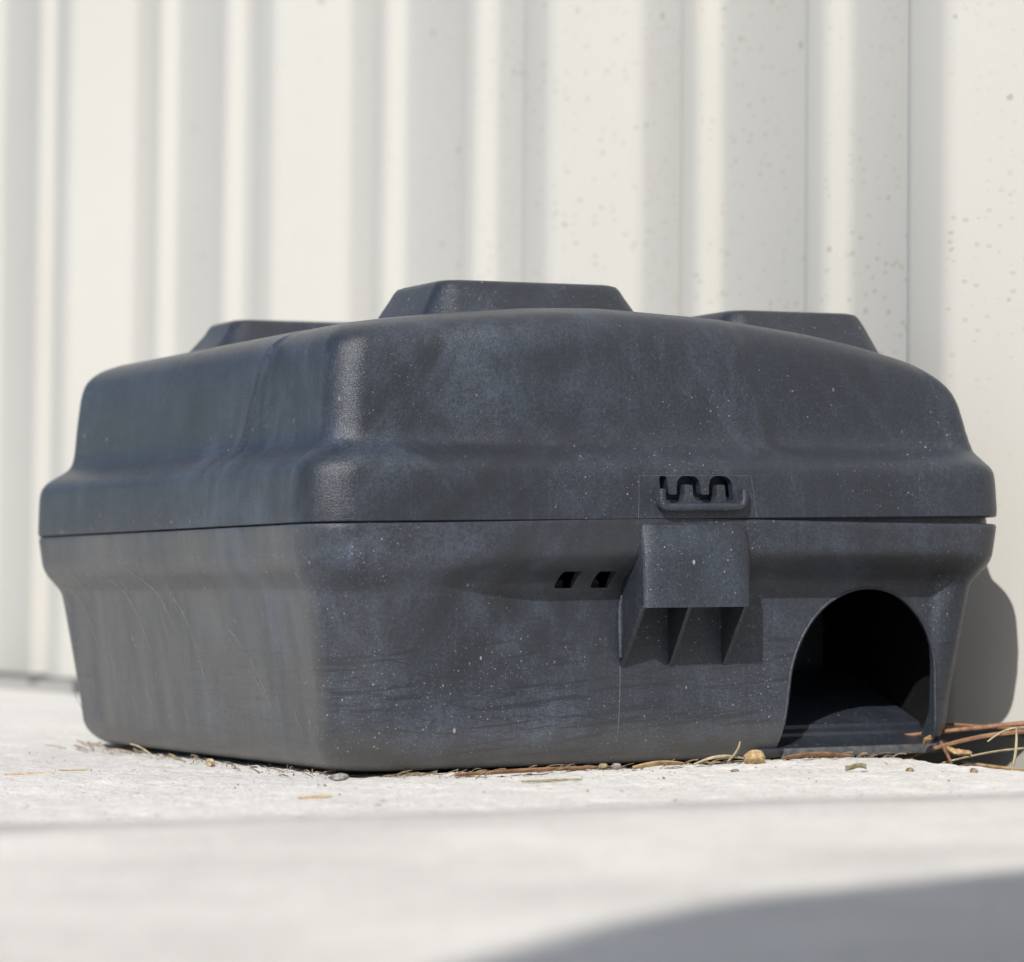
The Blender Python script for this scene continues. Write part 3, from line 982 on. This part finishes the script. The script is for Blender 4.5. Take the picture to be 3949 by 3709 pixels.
# on the open concrete
strip('straw', curve(gz(-.062, .105, .0004), gz(-.048, .098, .0004)), .00035, 'leaf', 'brown straw on the concrete at the left', 'straw', 'straws on the open concrete')
strip('straw', curve(gz(-.040, .118, .0004), gz(-.032, .112, .0004)), .0003, 'straw', 'short yellow straw on the concrete left of the station', 'straw', 'straws on the open concrete')
strip('straw', curve(gz(-.028, -.055, .0004), gz(-.019, -.058, .0005)), .0005, 'leaf', 'dark twig bit near the front slab edge', 'twig')
strip('grass_stem', curve(gz(.051, -.034, .0005), gz(.068, -.040, .0005)), .0004, 'green', 'thin greenish stem on the concrete before the front face', 'grass')
leaf('dry_leaf', gz(.163, -.038, .0010), .0065, .0026, .5, 'green', 'tiny yellow-green leaf scrap on the concrete before the entrance', 17, (0, 0, -.4))
for k, (u, v) in enumerate(((.178, -.045), (.190, -.062), (.125, -.030), (-.085, .135), (-.078, .150), (-.052, .160))):
    lump('crumb', gz(u, v, .0005), (.0013, .0011, .0008), 'grit', ('rust-brown crumb on the concrete before the entrance', 'dark crumb right of the leaf scrap', 'brown crumb in front of the latch',
         'dark crumb on the concrete far left', 'second dark crumb on the concrete far left', 'lone dark crumb left of the station')[k], 'crumb', 40 + k, rough=.4)
# uncountable grit swept against the station and along the gap
gp_ = []
def crumb(p, s):
    r = [Vector((random.gauss(0, 1), random.gauss(0, 1), random.gauss(0, .6))) for _ in range(5)]
    c_ = Vector(p)
    v = [c_ + q.normalized() * s * random.uniform(.6, 1.2) for q in r]
    return v, [(0, 1, 2), (0, 2, 3), (0, 3, 4), (0, 4, 1), (1, 3, 2), (1, 4, 3)]
for _ in range(420):
    u = random.uniform(.03, .24); v = .014 + random.gauss(0, .005)
    gp_.append(crumb(gz(u, v, .0002), random.uniform(.0002, .0007)))
for _ in range(150):
    v = random.uniform(.02, .27); u = .015 + random.gauss(0, .004)
    gp_.append(crumb(gz(u, v, .0002), random.uniform(.0002, .0006)))
for _ in range(520):
    u = random.uniform(-.35, .205); v = random.uniform(-.19, .30)
    gp_.append(crumb(gz(u, v, .0002), random.uniform(.0002, .0006)))
for _ in range(130):
    if random.random() < .7:
        u = random.uniform(.02, .235); v = .0105 + abs(random.gauss(0, .004)) * random.choice((-1.6, 1))
        a = random.gauss(0, .5)
    else:
        v = random.uniform(.02, .26); u = .011 + random.gauss(0, .004); a = math.pi / 2 + random.gauss(0, .6)
    l_ = random.uniform(.002, .008)
    gp_.append(tube(curve(gz(u, v, .0004), gz(u + l_ * math.cos(a), v + l_ * math.sin(a), random.uniform(.0003, .0022)), (0, 0, random.uniform(0, .0008)), 5), random.uniform(.00010, .00026), 4))
v_, f_ = join(gp_)
tag(obj('grit', mesh('grit', v_, f_), M['grit'], smooth=False), 'loose grit and dirt crumbs scattered over the concrete', 'grit', kind='stuff')
gp_ = []
for _ in range(1600):
    v = random.uniform(-.45, 1.6); u = random.uniform(.212, .290)
    gp_.append(crumb((u, v, -.022 + random.uniform(0, .008)), random.uniform(.001, .004)))
for _ in range(260):
    v = random.uniform(-.3, 1.4); u = random.uniform(.214, .29)
    a = random.uniform(0, math.pi); l_ = random.uniform(.015, .05)
    z = -.020 + random.uniform(0, .014)
    gp_.append(tube(curve((u, v, z), (u + l_ * math.cos(a) * .6, v + l_ * math.sin(a), z + random.uniform(-.004, .008)), n_=5), .0006, 4))
v_, f_ = join(gp_)
tag(obj('gap_litter', mesh('gap_litter', v_, f_), M['leaf'], smooth=False), 'brown litter of needles and crumbs in the gap along the wall', 'litter', kind='stuff')

# ------------------------------------------------------------------ made-up bin added unseen behind the camera to cast the front slab's shadow
SHADOW_BIN = empty('shadow_bin', (-.545, -1.436, .008))
tag(SHADOW_BIN, 'made-up round galvanised bin with a domed lid, added behind the viewer to cast a shadow', 'bin')
def lathe(prof_, n=64):
    V = []
    for r, z in prof_:
        for k in range(n):
            a = 2 * math.pi * k / n
            V.append((r * math.cos(a), r * math.sin(a), z))
    F = grid_faces(len(prof_), n, True)
    F.append(tuple(range(n - 1, -1, -1)))
    F.append(tuple((len(prof_) - 1) * n + k for k in range(n)))
    return V, F
v_, f_ = lathe([(.28, 0), (.285, .01), (.300, .22), (.306, .23), (.304, .24), (.316, .46), (.322, .47), (.320, .48), (.332, .72), (.338, .725), (.338, .735)])
obj('body', fix_normals(mesh('body', v_, f_)), M['zinc'], SHADOW_BIN)
v_, f_ = lathe([(.344, .715), (.346, .738), (.334, .744), (.30, .760), (.24, .776), (.16, .788), (.08, .794), (.01, .796)])
bl = obj('lid', fix_normals(mesh('lid', v_, f_)), M['zinc'], SHADOW_BIN)
v_, f_ = tube([(-.06, 0, .792), (-.055, 0, .815), (-.03, 0, .826), (.03, 0, .826), (.055, 0, .815), (.06, 0, .792)], .006, 8)
obj('handle', fix_normals(mesh('handle', v_, f_)), M['zinc'], bl)
